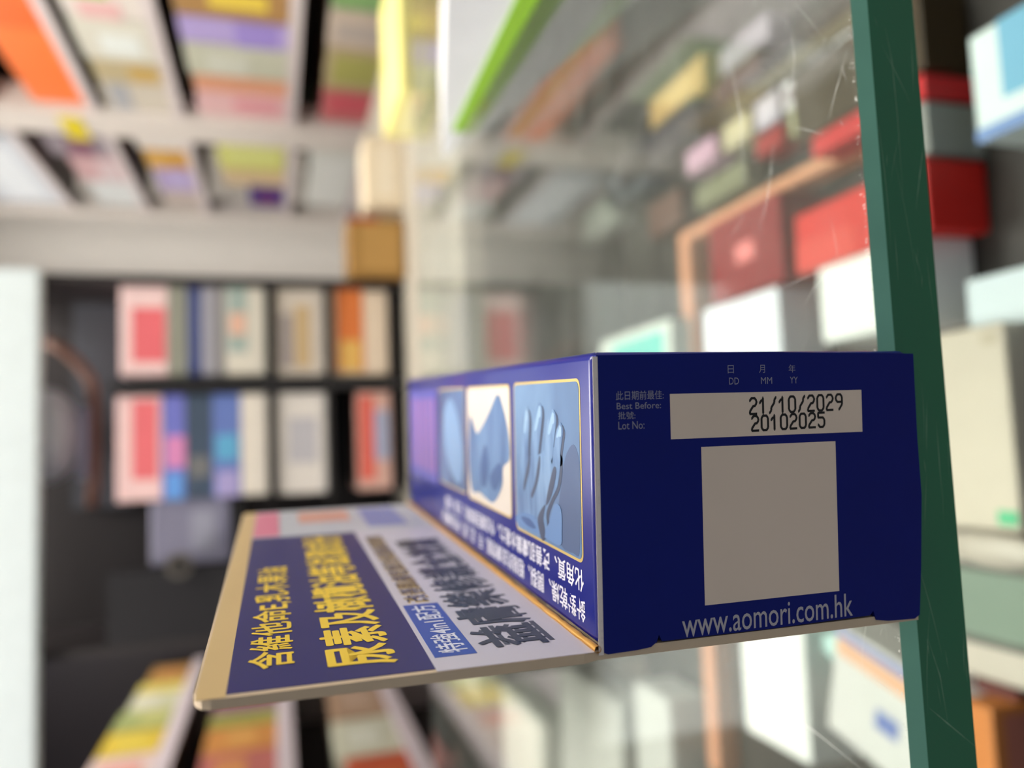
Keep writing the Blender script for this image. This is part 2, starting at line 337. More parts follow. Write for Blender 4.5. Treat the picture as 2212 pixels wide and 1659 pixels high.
for k in range(5): foil('pink_stripe', (127+k*8.5, 131+k*8.5, 15, 38), f_top, .1, mat((150, 98, 164), .4))
letter('small_print', '針對乾燥、開裂、粗糙的皮膚問題、手、足、膝、手肘皮膚粗硬', f_top, 5.8, 118, 2.3, 6.0, .05, PALE, .012, flip=-1, label='white small print beside the gold crease')
letter('small_print', '化角質、改善肌膚鎖水能力。令皮膚回復柔軟、光滑、亮澤', f_top, 6.2, 112, 7.0, 10.7, .05, PALE, .012, flip=-1, label='white small print beside the pictures')
# end face: date field, blank square, address
foil('date_field', (12.6, 48.7, 31.4, 38.5), f_end, .05, WHITE, 'cream field with the stamped dates')
foil('blank_square', (17.9, 43.2, 5.0, 30.0), f_end, .05, WHITE, 'plain cream square in the middle of the end flap')
FONT = {'0': '01110 10001 10001 10001 10001 10001 01110', '1': '00100 01100 10100 00100 00100 00100 00100', '2': '01110 10001 00001 00110 01000 10000 11111',
        '5': '11111 10000 11110 00001 00001 10001 01110', '9': '01110 10001 10001 01111 00001 00010 00100', '/': '00001 00010 00010 00100 01000 01000 10000'}
def dots(s, u0, u1, x0, x1, rise):
    bm = bmesh.new(); n = len(s); pu = (u1-u0)/(n*6-1); px_ = (x1-x0)/6.5; r = .56
    for i, ch in enumerate(s):
        g = FONT[ch].split()
        on = lambda a, b: 0 <= a < 7 and 0 <= b < 5 and g[a][b] == '1'
        for a in range(7):
            for b in range(5):
                if not on(a, b): continue
                for da, db in ((0, 1), (1, 0), (1, 1), (1, -1), (0, 0)):
                    if (da, db) != (0, 0) and not on(a+da, b+db): continue
                    if abs(da*db) and (on(a+da, b) or on(a, b+db)): continue
                    A = (u0+(i*6+b)*pu, x1-a*px_+rise*(i*6+b)/(6*n)); B = (u0+(i*6+b+db)*pu, x1-(a+da)*px_+rise*(i*6+b+db)/(6*n))
                    t = math.atan2(B[1]-A[1], B[0]-A[0]); hw = .19
                    if (da, db) == (0, 0): A = (A[0]-.1, A[1]); B = (B[0]+.1, B[1]); t = 0
                    nx, ny = -math.sin(t)*hw, math.cos(t)*hw
                    bm.faces.new([bm.verts.new(f_end(p, q, .07)) for p, q in ((A[0]+nx, A[1]+ny), (A[0]-nx, A[1]-ny), (B[0]-nx, B[1]-ny), (B[0]+nx, B[1]+ny))])
    return bm
BLK = mat((12, 10, 14), .5)
obj('date_stamp', dots('21/10/2029', 26.9, 45.0, 34.75, 37.5, .35), BLK, root)['label'] = 'black dot printed best before date'
obj('lot_stamp', dots('20102025', 27.2, 41.4, 32.05, 34.6, .25), BLK, root)['label'] = 'black dot printed lot number'
letter('address_lettering', 'www.aomori.com.hk', f_end, 13.8, 45.8, .35, 4.2, .05, mat((176, 172, 180), .5), .004, slope=.25, label='pale web address below the square')
for s, a0, a1, b0, b1 in (('日', 23, 24.1, 41.6, 42.9), ('月', 28.8, 29.9, 41.6, 42.9), ('年', 34.4, 35.7, 41.6, 42.9),
                          ('DD', 23.2, 25.0, 39.8, 40.9), ('MM', 29.1, 31.2, 39.8, 40.9), ('YY', 34.6, 36.1, 39.8, 40.9),
                          ('此日期前最佳:', 3.4, 11.5, 37.7, 39.1), ('Best Before:', 3.5, 11.0, 36.3, 37.3), ('批號:', 3.7, 6.6, 34.75, 35.9), ('Lot No:', 3.7, 8.1, 33.2, 34.4)):
    letter('caption_lettering', s, f_end, a0, a1, b0, b1, .05, mat((138, 138, 160), .5), 0)
# scuffs on the crease
bm = bmesh.new(); rr = random.Random(11)
for i in range(26):
    xx = 45-rr.random()*44; s = rr.uniform(.05, .2)
    bm.faces.new([bm.verts.new(f_end(.25+s*math.cos(t), xx+s*1.4*math.sin(t), .06)) for t in (0, 1.5, 3, 4.6)])
tag(obj('crease_scuffs', bm, mat((215, 205, 205), .6), root), 'worn white specks along the crease', kind='stuff')
foil('worn_crease', (-.32, .5, -.8, 44.4), f_end, .03, mat((226, 216, 212), .5), 'pale worn board along the upper crease')
# ------------------------------------------------------------------ background products
def carton(name, label, cat, x0, x1, y0, y1, z0, z1, c, panels=(), group=None, rz=0, bev=None, rough=.45, px=0, top=None):
    """a product box; x0..x1, y0..y1 in the room, z0..z1 above the floor; panels: (face, a0, a1, b0, b1, colour) as fractions"""
    cx, cy = (x0+x1)/2, (y0+y1)/2; hx, hy, h = (x1-x0)/2, (y1-y0)/2, z1-z0
    t = thing(name, label, cat, (cx, cy, z0+.0004), rz, group); s = min(hx, hy, h/2); e = s*.02
    obj('carton_body', box(-hx, hx, -hy, hy, 0, h, bev if bev else s*.08, 2), mat(c, rough), t)
    for i, (face, a0, a1, b0, b1, col) in enumerate(panels):
        A = -hx+2*hx*a0, -hx+2*hx*a1; B = -hy+2*hy*a0, -hy+2*hy*a1; Z = h*b0, h*b1
        e = s*(.015+.006*i); ml = mat(col, .5)
        if face == 'front': g = box(A[0], A[1], -hy-e, -hy+e, Z[0], Z[1])
        elif face == 'left': g = box(-hx-e, -hx+e, B[0], B[1], Z[0], Z[1])
        elif face == 'right': g = box(hx-e, hx+e, B[0], B[1], Z[0], Z[1])
        else: g = box(A[0], A[1], -hy+2*hy*b0, -hy+2*hy*b1, h-e, h+e)
        obj('printed_panel', g, ml, t)
    return t

# ---- counter under and behind the shelf
LZ = CAMZ-.45                           # lower counter top
lc = thing('lower_counter', 'dark grey brown low counter seen below the glass shelf', 'counter', (.1, .75, 0))
obj('counter_top', box(-.75, .82, -.62, .20, LZ-.03, LZ, .004), mat((38, 34, 31), .5, var=.2, scale=12), lc)
obj('carcass', box(-.72, .79, -.58, .18, .08, LZ-.03), mat((92, 82, 76), .6), lc)
obj('plinth', box(-.68, .75, -.53, .15, 0, .08), mat((60, 56, 54), .7), lc)
RZ = CAMZ-.235
rc = thing('rear_counter', 'beige topped counter carrying the dark display rack', 'counter', (.1, 1.58, 0))
obj('counter_top', box(-.42, .75, -.60, .45, RZ-.03, RZ, .004), mat((168, 162, 150), .5), rc)
obj('carcass', box(-.40, .72, -.55, .43, .08, RZ-.03), mat((120, 116, 110), .6), rc)
obj('plinth', box(-.38, .70, -.50, .40, 0, .08), mat((60, 56, 54), .7), rc)

# ---- display rack with the two stacks of boxes
FYR = 1.45
def zr(px, py=850, Y=FYR): return at(px, py, Y=Y).z
def xr(py, px=550, Y=FYR): return at(px, py, Y=Y).x
rk = thing('display_rack', 'dark brown display rack with white top fascia and two columns of boxes', 'rack', (0, FYR, RZ))
DK = mat((38, 32, 34), .6); DK2 = mat((70, 72, 80), .7)
xa, xb = xr(600), xr(1382)
zt = zr(95)-RZ
obj('back_panel', box(xb, xa, .22, .235, 0, zt+.2), DK, rk)
obj('side_panel', box(xa-.012, xa, .0, .22, 0, zt+.1), DK, rk)
obj('side_panel', box(xb, xb+.012, .0, .22, 0, zt+.1), DK, rk)
obj('upper_panel', box(xr(1090), xa-.013, .19, .215, zr(240)-RZ, zt), DK2, rk)['label'] = 'grey upper panel'
obj('middle_divider', box(xr(840), xr(820), .0, .2, 0, zr(235)-RZ), mat((24, 22, 26), .6), rk)
fas = obj('fascia', box(xr(1720), xa+.001, -.03, -.005, zt, zt+.32, .004), mat((206, 216, 220), .4), rk); fas['label'] = 'white fascia across the top of the rack'
zb = []
for k, px in enumerate((576, 706, 846)):
    for a, b in (((610), (817)), ((843), (1088))):
        obj('shelf_board', box(xr(b), xr(a), .0, .2, zr(px+9)-RZ, zr(px)-RZ), mat((28, 24, 26), .6), rk)
S1 = [(240, 345, 'pink', (232, 200, 200), [('front', .15, .75, .05, .75, (222, 104, 112))], 'pink and red box on top of the right stack'),
      (350, 392, 'grey', (150, 150, 140), [('front', 0, 1, .35, .6, (110, 112, 96))], 'olive grey box under the pink box, right stack'),
      (394, 424, 'navy', (44, 56, 110), [('front', .1, .9, .3, .6, (80, 92, 140))], 'navy blue box in the right stack'),
      (426, 478, 'grey', (150, 148, 160), [('front', 0, 1, .1, .4, (120, 116, 112))], 'lilac grey box in the right stack'),
      (482, 570, 'white', (206, 200, 188), [('front', .25, 1, .45, .95, (150, 165, 160)), ('front', .45, .7, .5, .9, (214, 170, 150))], 'tall cream box with teal print on the upper board, right stack')]
def stack(rows, py0, py1, bot, group, inset=.012):
    """rows from the top one down; each stands on the one below or on the board"""
    prev_top = zr(bot)
    for (a, b, kind, c, pan, lab) in reversed(rows):
        h = zr(a)-zr(b); z0 = prev_top
        carton('medicine_box', lab, 'box', xr(py1), xr(py0), FYR+inset, FYR+.16, z0, z0+h, c, pan, group)
        prev_top = z0+h+.0006
G = 'boxes on the dark display rack'
stack(S1, 617, 808, 576, G)
stack([(590, 700, '', (196, 186, 176), [('front', .1, .8, .3, .6, (186, 160, 120)), ('front', .1, .7, .65, .9, (150, 140, 140))], 'beige box alone on the middle board, right column')], 617, 812, 706, G)
stack([(714, 840, '', (214, 196, 176), [('front', .05, 1, .45, .92, (206, 112, 52)), ('front', .05, .4, .5, .85, (214, 170, 90))], 'orange and cream box on the lowest board, right column')], 617, 812, 846, G)
S2 = [(222, 322, '', (232, 196, 196), [('front', .2, .95, .1, .65, (224, 108, 116))], 'pink and red box on top of the left stack'),
      (325, 375, '', (108, 112, 190), [('front', .3, .6, 0, .9, (206, 130, 180)), ('front', 0, .25, .1, .9, (96, 150, 220))], 'violet and pink box in the left stack'),
      (378, 436, '', (62, 76, 96), [('front', .2, .4, .1, .9, (110, 110, 112))], 'slate blue box in the left stack'),
      (438, 500, '', (96, 116, 180), [('front', .35, .6, .1, .9, (90, 160, 200)), ('front', 0, .25, .1, .9, (160, 150, 200))], 'blue and lilac box in the left stack'),
      (508, 564, '', (216, 208, 198), [], 'plain cream white box on the upper board, left stack')]
stack(S2, 848, 1070, 576, G)
stack([(588, 700, '', (212, 206, 202), [('front', .3, .75, .2, .75, (178, 176, 184))], 'white box with grey print on the middle board, left column')], 848, 1072, 706, G)
stack([(714, 790, '', (200, 160, 150), [('front', .1, .95, .5, .95, (206, 92, 80)), ('front', .3, .8, .1, .5, (150, 160, 190))], 'salmon red box on the lowest board, left column')], 848, 1072, 846-0, G)
# (the white lid box resting on it)
# things hanging and standing at the upper left of the rack
t = thing('copper_rail', 'thin copper rail bending up at the upper left of the dark rack', 'rail', (0, FYR+.1, 0))
def tube(pts, r, n=10):
    bm = bmesh.new(); prev = None
    for i, p in enumerate(pts):
        p = Vector(p); dv = (Vector(pts[min(i+1, len(pts)-1)])-Vector(pts[max(i-1, 0)])).normalized()
        u = dv.orthogonal().normalized() if prev is None else (pu-dv*pu.dot(dv)).normalized(); pu = u; q = dv.cross(u)
        ring = [bm.verts.new(p+r*(u*math.cos(2*math.pi*k/n)+q*math.sin(2*math.pi*k/n))) for k in range(n)]
        if prev:
            for k in range(n): bm.faces.new((prev[k], prev[(k+1) % n], ring[(k+1) % n], ring[k]))
        else: bm.faces.new(ring[::-1])
        prev = ring
    bm.faces.new(prev); return bm
yy = FYR+.1
pl = [at(x, y, Y=yy) for x, y in ((100, 738), (135, 755), (170, 785), (198, 825), (205, 880), (205, 960), (203, 1030), (200, 1095))]
obj('rail', tube([(p.x, 0, p.z) for p in pl], .010), mat((120, 82, 68), .5), t, True)
yy = FYR+.095
a = at(92, 840, Y=yy); b = at(160, 1040, Y=yy)
bm = bmesh.new(); bmesh.ops.create_uvsphere(bm, u_segments=24, v_segments=14, radius=1)
for v in bm.verts:
    v.co.x *= (a.x-b.x)/2; v.co.y *= (a.x-b.x)/2.4; v.co.z = v.co.z*(a.z-b.z)*.9 if v.co.z < 0 else min(v.co.z*(a.z-b.z), (a.z-b.z)*.35)
g = thing('pendant_lamp', 'pale grey rounded lamp shade hanging under the white fascia', 'lamp', ((a.x+b.x)/2, yy, (a.z+b.z)/2+.012))
obj('lamp_shade', bm, mat((168, 174, 186), .4), g, True)
obj('stem', box(-.006, .006, -.006, .006, .01, .05), mat((150, 150, 155), .4), g)
a = at(170, 880, Y=yy); b = at(196, 1035, Y=yy)
carton('grey_canister', 'narrow lilac grey tag box hanging beside the lamp shade', 'box', b.x, a.x, yy, yy+.02, b.z, a.z, (150, 150, 172), [('front', .2, .8, .3, .8, (168, 168, 190))])
yy = FYR+.02
a = at(325, 1078, Y=yy); b = at(500, 1212, Y=yy)
carton('grey_carton', 'lilac grey carton against the dark rack behind the header card', 'box', b.x, a.x, yy, yy+.12, b.z, a.z, (122, 120, 142), [('front', .2, .8, .2, .5, (142, 142, 160))])
# support bracket shelf for that carton and the round lock
obj('shelf_board', box(at(500, 1225, Y=yy).x, at(500, 1078, Y=yy).x, -.0, .2, zr(516)-RZ, zr(502)-RZ), mat((20, 18, 20), .6), rk)
p = at(386, 1222, Y=FYR-.02)
lk = obj('round_lock', tube([(p.x, p.y-FYR+.0, p.z-RZ), (p.x, p.y-FYR+.012, p.z-RZ)], .021, 24), mat((120, 112, 104), .3, metal=.7), rk); lk['label'] = 'round metal lock on the rack front'
obj('lock_core', tube([(p.x, p.y-FYR-.003, p.z-RZ), (p.x, p.y-FYR+.002, p.z-RZ)], .012, 20), mat((60, 56, 54), .3, metal=.6), lk)
obj('lower_door', box(xb+.013, xr(1216), .0, .012, 0, zr(232)-RZ), mat((22, 19, 24), .5), rk)['label'] = 'near black door at the left of the rack'

# ---- cartons right of the rack
def px_box(name, label, cat, pxl, pxr, pyt, pyb, Y, dep, c, panels=(), zb=None, group=None, rz=0):
    a = at(pxl, pyt, Y=Y); b = at(pxr, pyb, Y=Y)
    return carton(name, label, cat, b.x, a.x, Y, Y+dep, zb if zb is not None else b.z, a.z, c, panels, group, rz)
px_box('brown_carton', 'brown and ochre carton standing right of the display rack', 'carton', 752, 888, 468, 598, 1.42, .10, (150, 112, 56), [('front', .1, .9, .1, .8, (172, 132, 72)), ('front', .9, 1, .5, 1, (150, 60, 30))], zb=RZ)
px_box('cream_carton', 'rounded cream carton standing right of the brown carton', 'carton', 786, 892, 292, 448, 1.42, .10, (226, 210, 184), [('front', .15, .85, .2, .7, (232, 220, 200))], zb=RZ)
ya = at(866, 190, Y=1.0); yb_ = at(866, -120, Y=1.0)
carton('yellow_box', 'bright yellow box at the right end of the rear counter', 'box', ya.x, yb_.x, 1.0, 1.17, RZ, ya.z, (244, 236, 150), [('left', .1, .9, .2, .8, (248, 244, 190)), ('front', .1, .9, .1, .6, (244, 238, 160))])
# white leaflet box with a lime edge at the right on the glass shelf
t = thing('white_leaflet_box', 'white wedge shaped box with a lime green lower edge on the glass shelf', 'box', (.184, .30, SZ+.0004))
def wedge(x0, x1, y0, y1, z00, z01, h0, h1):
    bm = bmesh.new(); v = [bm.verts.new(p) for p in ((x0, y0, z00), (x1, y0, z00), (x1, y1, z01), (x0, y1, z01), (x0, y0, h0), (x1, y0, h0), (x1, y1, h1), (x0, y1, h1))]
    for f in ((0, 3, 2, 1), (4, 5, 6, 7), (0, 1, 5, 4), (1, 2, 6, 5), (2, 3, 7, 6), (3, 0, 4, 7)): bm.faces.new([v[i] for i in f])
    bmesh.ops.recalc_face_normals(bm, faces=bm.faces); return bm
obj('carton_body', wedge(0, .05, -.10, .17, 0, 0, .056, .004), mat((240, 242, 248), .4), t)
obj('lime_edge', wedge(-.0012, .0, -.10, .13, .0, .0, .011, .006), mat((150, 205, 30), .4), t)['label'] = 'lime green lower edge'

# ---- shelving along the right wall
WX = .95
def zw(px, py=232, X=WX): return at(px, py, X=X).z
def yw(py, px=400, X=WX): return at(px, py, X=X).y
RB = {k: zw(v) for k, v in {'b4': -760, 'b3': -500, 'b2': -262, 'b1': -30, 'b0': 192, 'p1': 374, 'p2': 622, 'p3': 812}.items()}
ru = thing('stock_shelving', 'white shelving along the right wall filled with boxes', 'shelving', (WX, 0, 0))
LIL = mat((214, 204, 206), .5); DG = mat((64, 60, 54), .8)
Y0, Y1 = .85, yw(466)
obj('back_panel', box(.28, .295, Y0, Y1, 0, 2.6), DG, ru)
for k, z in RB.items():
    if z > 2.5 or z < .1: continue
    obj('shelf_board', box(.004, .28, Y0, Y1, z-.014, z, .002), mat((84, 74, 70), .7), ru)  # dark board colour carries the shade of the gap beneath
    obj('price_rail', box(-.004, .004, Y0, Y1, z-.024, z+.002, .001), LIL, ru)
obj('shelf_board', box(.0, .28, Y0, Y1, .25, .28), LIL, ru)
for ya, yb in ((yw(252), yw(298)), (yw(458), yw(470)), (Y0-.03, Y0)):
    obj('upright', box(-.012, .06, ya, yb, 0, 2.62), mat((222, 214, 208), .5), ru)
tg = obj('price_tag', box(-.016, -.012, yw(262), yw(306), zw(196, 285), zw(150, 285), .001), mat((226, 206, 30), .5), ru); tg['label'] = 'bright yellow price tag on the upright'
GR = 'boxes on the right wall shelving'
def row(board, items, X=WX, gap=.004):
    for (p0, p1, top, c, pan, lab) in items:
        nb = min([z for z in RB.values() if z > RB[board]+.01]+[2.62])
        z0 = RB[board]; z1 = min(zw(top[0]+20, top[1]), nb-.034); ya, yb = yw(p0, top[0]), yw(p1, top[0])
        if p1 < 300: yb = min(yb, yw(252)-.002)
        else: ya = max(ya, yw(298)+.002); yb = min(yb, yw(458)-.002)
        carton('product_box', lab, 'box', X+.008, X+.20, ya+gap, yb-gap, z0, z1, c, pan, GR)
row('b0', [(-60, 246, (-20, 120), (250, 124, 56), [('left', 0, .36, 0, 1, (238, 104, 38))], 'large bright orange box at the top left of the photo')])
row('p1', [(-50, 48, (212, 232), (222, 214, 208), [('left', .1, .5, .4, 1, (120, 200, 50)), ('left', .6, 1, .3, .8, (224, 180, 180))], 'white box with lime green print right of the orange box'),
           (50, 138, (212, 232), (214, 212, 200), [('left', .3, .8, .2, .7, (226, 232, 230))], 'white box in the row below the orange box'),
           (140, 182, (216, 232), (190, 176, 140), [('left', .1, .9, .1, .5, (196, 164, 96))], 'tan box in the row below the orange box'),
           (184, 248, (214, 232), (206, 198, 184), [('left', 0, 1, .6, .9, (170, 172, 178))], 'cream box beside the white upright, row below the orange box')])
row('p2', [(-50, 42, (404, 232), (170, 132, 84), [('left', .3, .7, .2, .7, (226, 200, 80))], 'brown and yellow box near the photo top, third row'),
           (44, 98, (404, 232), (180, 164, 220), [('left', 0, 1, .1, .5, (158, 140, 214))], 'lilac purple box in the third row'),
           (100, 168, (404, 232), (196, 198, 180), [('left', .2, .9, .4, .8, (206, 208, 196))], 'pale sage box in the third row'),
           (170, 200, (410, 232), (222, 160, 128), [], 'peach box in the third row'),
           (202, 262, (408, 232), (226, 184, 186), [('left', .1, .8, .1, .6, (226, 160, 168))], 'pink box beside the white upright, third row')])
row('p3', [(-50, 22, (672, 232), (130, 168, 110), [], 'green box in the fourth row at the photo top'),
           (24, 108, (672, 232), (196, 180, 166), [('left', .3, .7, .1, .9, (176, 166, 160))], 'greyish pink box in the fourth row'),
           (110, 198, (676, 232), (184, 168, 130), [('left', .1, .8, .1, .9, (170, 168, 96))], 'olive box in the fourth row'),
           (200, 268, (678, 232), (196, 110, 112), [('left', .1, .6, .1, .9, (206, 92, 104))], 'dusty red box in the fourth row')])
row('b1', [(304, 442, (-60, 440), (214, 220, 230), [('left', .1, .9, .2, .7, (232, 238, 246))], 'bluish white box high on the shelving next to the back wall')])
row('b0', [(306, 344, (170, 440), (150, 140, 150), [('left', .1, .9, .3, .7, (128, 80, 104))], 'mauve box behind the upright beside the yellow tag'),
           (346, 396, (190, 440), (206, 168, 172), [('left', .1, .9, .1, .5, (214, 196, 200))], 'pinkish box right above the bluish white gap'),
           (398, 446, (196, 440), (216, 220, 222), [], 'white box at the far end beside the back wall, second row')])
row('p1', [(300, 330, (330, 440), (222, 216, 210), [], 'white box just past the upright, third row down'),
           (332, 368, (336, 440), (206, 156, 72), [('left', 0, 1, .5, 1, (216, 170, 90))], 'ochre box past the upright'),
           (370, 416, (340, 440), (178, 160, 206), [('left', .1, .9, .2, .7, (190, 176, 220))], 'lilac box past the ochre box'),
           (418, 448, (340, 440), (198, 184, 178), [], 'beige box beside the back wall, middle row')])
row('p2', [(318, 370, (470, 440), (206, 206, 110), [('left', .1, .7, .1, .9, (216, 220, 140))], 'yellow green box past the upright'),
           (372, 404, (474, 440), (212, 188, 150), [], 'cream tan box past the yellow green box'),
           (408, 450, (520, 440), (64, 50, 130), [('left', .3, .8, .2, .8, (112, 36, 110))], 'dark indigo box with purple print')])
row('p3', [(302, 330, (640, 440), (134, 168, 124), [], 'thin green box past the upright, lowest visible row'),
           (332, 448, (642, 440), (218, 220, 216), [('left', .1, .9, .2, .8, (226, 228, 226))], 'broad white box on the lowest visible row')])
# higher rows, seen only as reflections in the glass
for i, (bd, ya, yb, h, c, lab) in enumerate((('b1', 1.42, 1.72, .24, (206, 190, 110), 'yellow olive box'), ('b1', 1.75, 2.0, .25, (92, 66, 60), 'dark maroon box'), ('b1', 2.02, 2.42, .25, (222, 214, 220), 'pinkish white box'), ('b1', 2.45, 2.95, .24, (120, 150, 96), 'dull green box'),
                       ('b2', 1.42, 1.9, .24, (220, 214, 190), 'cream box'), ('b2', 1.93, 2.35, .26, (110, 70, 66), 'brown box'), ('b2', 2.4, 2.75, .26, (226, 226, 232), 'bright white box'), ('b2', 2.78, 3.2, .24, (186, 152, 90), 'ochre box'), ('b2', 3.76, 4.15, .24, (70, 72, 78), 'charcoal box'),
                       ('b3', 1.42, 1.8, .24, (196, 96, 72), 'brick red box'), ('b3', 1.85, 2.4, .26, (232, 228, 214), 'ivory box'), ('b3', 2.45, 3.0, .25, (120, 116, 90), 'olive drab box'), ('b0', 1.42, 2.05, .25, (236, 196, 150), 'peach box'), ('b0', 3.6, 3.7, .1, (80, 82, 90), 'small slate box'))):
    z = RB[bd]; nb = min([q for q in RB.values() if q > z+.01]+[2.62]); h = min(h, nb-z-.034); ya *= .66; yb *= .66
    if bd == 'b0' or h < .05: continue
    carton('product_box', lab+' on an upper shelf, mirrored in the glass', 'box', WX+.008, WX+.2, ya, yb, z, z+h, c, [('left', .2, .8, .3, .7, tuple(int(x*.8+40) for x in c))], 'boxes on upper right shelves seen in the reflection')

# ---- shelving along the left side
LX = -.80
def zl(px, py=1600): return at(px, py, X=LX).z
def yl(py, px=500): return at(px, py, X=LX).y
lu = thing('side_shelving', 'white edged shelving with rows of small boxes at the bottom left', 'shelving', (LX, 0, 0))
PK = mat((214, 202, 210), .5)
ya, yb = 1.2, min(yl(1372), 3.50)
obj('back_panel', box(-.315, -.30, ya, yb, 0, CAMZ+.62), mat((40, 36, 36), .8), lu)
for k in (0, 1): obj('end_panel', box(-.30, -.02, (ya-.015, yb)[k], (ya, yb+.015)[k], 0, zl(352)), mat((150, 144, 146), .7), lu)
LB = {'a': zl(352), 'b': zl(600), 'c': zl(872)}
for k, z in LB.items():
    obj('shelf_board', box(-.30, -.006, ya, yb, z-.02, z, .002), mat((84, 74, 70), .7), lu)
    obj('price_rail', box(-.006, .004, ya, yb, z-.045, z+.002, .002), PK, lu)
obj('shelf_board', box(-.30, 0, ya, yb, .3, .33), PK, lu)
GL = 'boxes on the left shelving'
def rowl(board, items):
    for (p0, p1, top, c, pan, lab) in items:
        z0 = LB[board]; z1 = z0+top
        q = {'a': (400, .75), 'b': (520, .3), 'c': (740, -.1)}[board]
        y_a, y_b = yl(p1, q[0]-q[1]*(p1-1372)), min(yl(p0, q[0]-q[1]*(p0-1372)), yb-.01)
        if y_b-y_a < .03: continue
        carton('product_box', lab, 'box', LX-.16, LX-.008, y_a+.004, y_b-.004, z0, z1, c, pan, GL)
rowl('a', [(1374, 1398, .13, (176, 166, 180), [], 'lilac grey box at the far end of the top left shelf row'),
           (1400, 1432, .14, (186, 172, 182), [], 'pale mauve box on the top row of the left shelving'),
           (1434, 1470, .15, (178, 136, 72), [('right', .2, .8, .2, .8, (196, 140, 84))], 'ochre brown box, top row of left shelving'),
           (1472, 1490, .16, (222, 206, 110), [], 'thin yellow box, top row of left shelving'),
           (1492, 1530, .16, (204, 204, 172), [('right', .1, .7, .4, .9, (216, 214, 196))], 'pale sage box, top row of left shelving'),
           (1532, 1575, .17, (160, 170, 110), [('right', .2, .9, .1, .6, (190, 190, 120))], 'green box, top row of left shelving'),
           (1577, 1630, .17, (214, 186, 62), [('right', .2, .6, .2, .8, (226, 206, 90))], 'mustard yellow box, top row of left shelving'),
           (1632, 1720, .17, (220, 196, 190), [('right', .3, .7, .2, .8, (230, 160, 150))], 'pinkish white box at the photo corner')])
rowl('b', [(1470, 1512, .20, (190, 80, 74), [('right', .1, .5, .2, .8, (206, 100, 90))], 'red box on the middle row of left shelving'),
           (1514, 1538, .20, (150, 116, 128), [], 'mauve box, middle row of left shelving'),
           (1540, 1566, .20, (160, 160, 84), [], 'moss green box, middle row of left shelving'),
           (1568, 1622, .20, (204, 142, 78), [('right', .2, .8, .3, .7, (214, 160, 90))], 'orange tan box, middle row of left shelving'),
           (1624, 1720, .20, (186, 110, 104), [('right', .2, .8, .4, .8, (206, 140, 90))], 'brick pink box, middle row of left shelving')])
rowl('c', [(1470, 1545, .17, (170, 140, 116), [('right', .2, .8, .2, .8, (186, 160, 140))], 'light brown box, lowest row of left shelving'),
           (1547, 1625, .18, (206, 206, 186), [('right', .2, .7, .3, .8, (220, 222, 208))], 'ivory green box, lowest row of left shelving'),
           (1627, 1720, .16, (196, 92, 62), [('right', .1, .5, .2, .7, (214, 120, 60))], 'rust red box, lowest row of left shelving')])
# near black boards added for the darkness of the room beyond
dc = thing('dark_backdrop', 'tall near black boards added as the dark space far behind the display rack', 'cabinet', (0, 3.61, 0))
cxl, cxr = XL+.02, at(300, 606, Y=3.5).x
obj('carcass', box(cxl, cxr, 0, .04, 0, 2.7), mat((24, 21, 28), .5), dc)
for k in range(3): obj('backdrop_board', box(cxl+.02+k*(cxr-cxl)/3, cxl-.01+(k+1)*(cxr-cxl)/3, -.02, 0, .1, 2.6, .003), mat((28, 24, 32), .45), dc)

# ---- things on the lower counter, seen below and through the glass
def lay(name, label, cat, pxf, pxb, py0, py1, ztop, c, panels=(), zb=None, rz=0, group=None, cut=None, **k):
    """a low box whose top front edge shows at pxf and top back edge at pxb; py0..py1 across"""
    f0 = at(pxf, py0, Z=ztop); f1 = at(pxf, py1, Z=ztop); bk = at(pxb, (py0+py1)/2, Z=ztop)
    return carton(name, label, cat, f1.x, f0.x, (f0.y+f1.y)/2, bk.y, zb if zb is not None else LZ, CAMZ+ztop, c, panels, group, rz, **k)
TR = mat((206, 146, 112), .5)
Zr = -.425
c0 = at(1486, 520, Z=Zr); c1 = at(1870, 320, Z=Zr); cl = at(1575, 1659, Z=Zr)
tray = thing('copper_strip', 'salmon copper angle strip lying on the low counter, seen through the glass', 'strip', (c0.x, c0.y, LZ+.0003))
wd = .013
obj('long_strip', box(-.34-c0.x, wd, 0, .022, 0, CAMZ+Zr-LZ, .003), mat((206, 146, 112), .5), tray)
obj('short_strip', box(0, wd, at(1890, 310, Z=Zr).y-c0.y, -.0002, 0, CAMZ+Zr-LZ, .003), mat((206, 146, 112), .5), tray)
TZ = LZ
lay('red_box', 'bright red box lying beside the green glass edge', 'box', 2003, 1712, 335, 497, -.40, (206, 32, 26), [('top', .0, .5, .5, 1, (214, 60, 50))], zb=TZ)
lay('grey_box', 'grey box with dark specks beside the bright red box', 'box', 2003, 1900, 214, 331, -.402, (142, 146, 142), [('top', .2, .8, .2, .8, (120, 124, 120))], zb=LZ)
lay('slim_red_box', 'slim crimson box next to the grey box', 'box', 1996, 1745, 156, 210, -.401, (196, 34, 40), zb=LZ)
lay('olive_box', 'very dark olive box at the top beside the glass edge', 'box', 1990, 1700, -40, 150, -.41, (58, 44, 20), zb=LZ)
lay('white_box', 'white box below the red box, seen through glass', 'box', 1985, 1768, 505, 700, -.402, (244, 246, 246), zb=TZ)
lay('maroon_box', 'dark red box with a pink dot seen through the glass', 'box', 1688, 1530, 405, 608, -.402, (130, 24, 30), [('top', .38, .6, .35, .6, (226, 130, 130))], zb=TZ)
lay('white_box', 'bluish white box behind the white box', 'box', 1688, 1524, 614, 900, -.402, (234, 238, 250), zb=TZ)
lay('teal_box', 'white box with a teal panel standing behind the copper strip', 'box', 1452, 1300, 684, 900, -.40, (206, 214, 206), [('top', .2, .9, .08, .8, (86, 190, 178))])
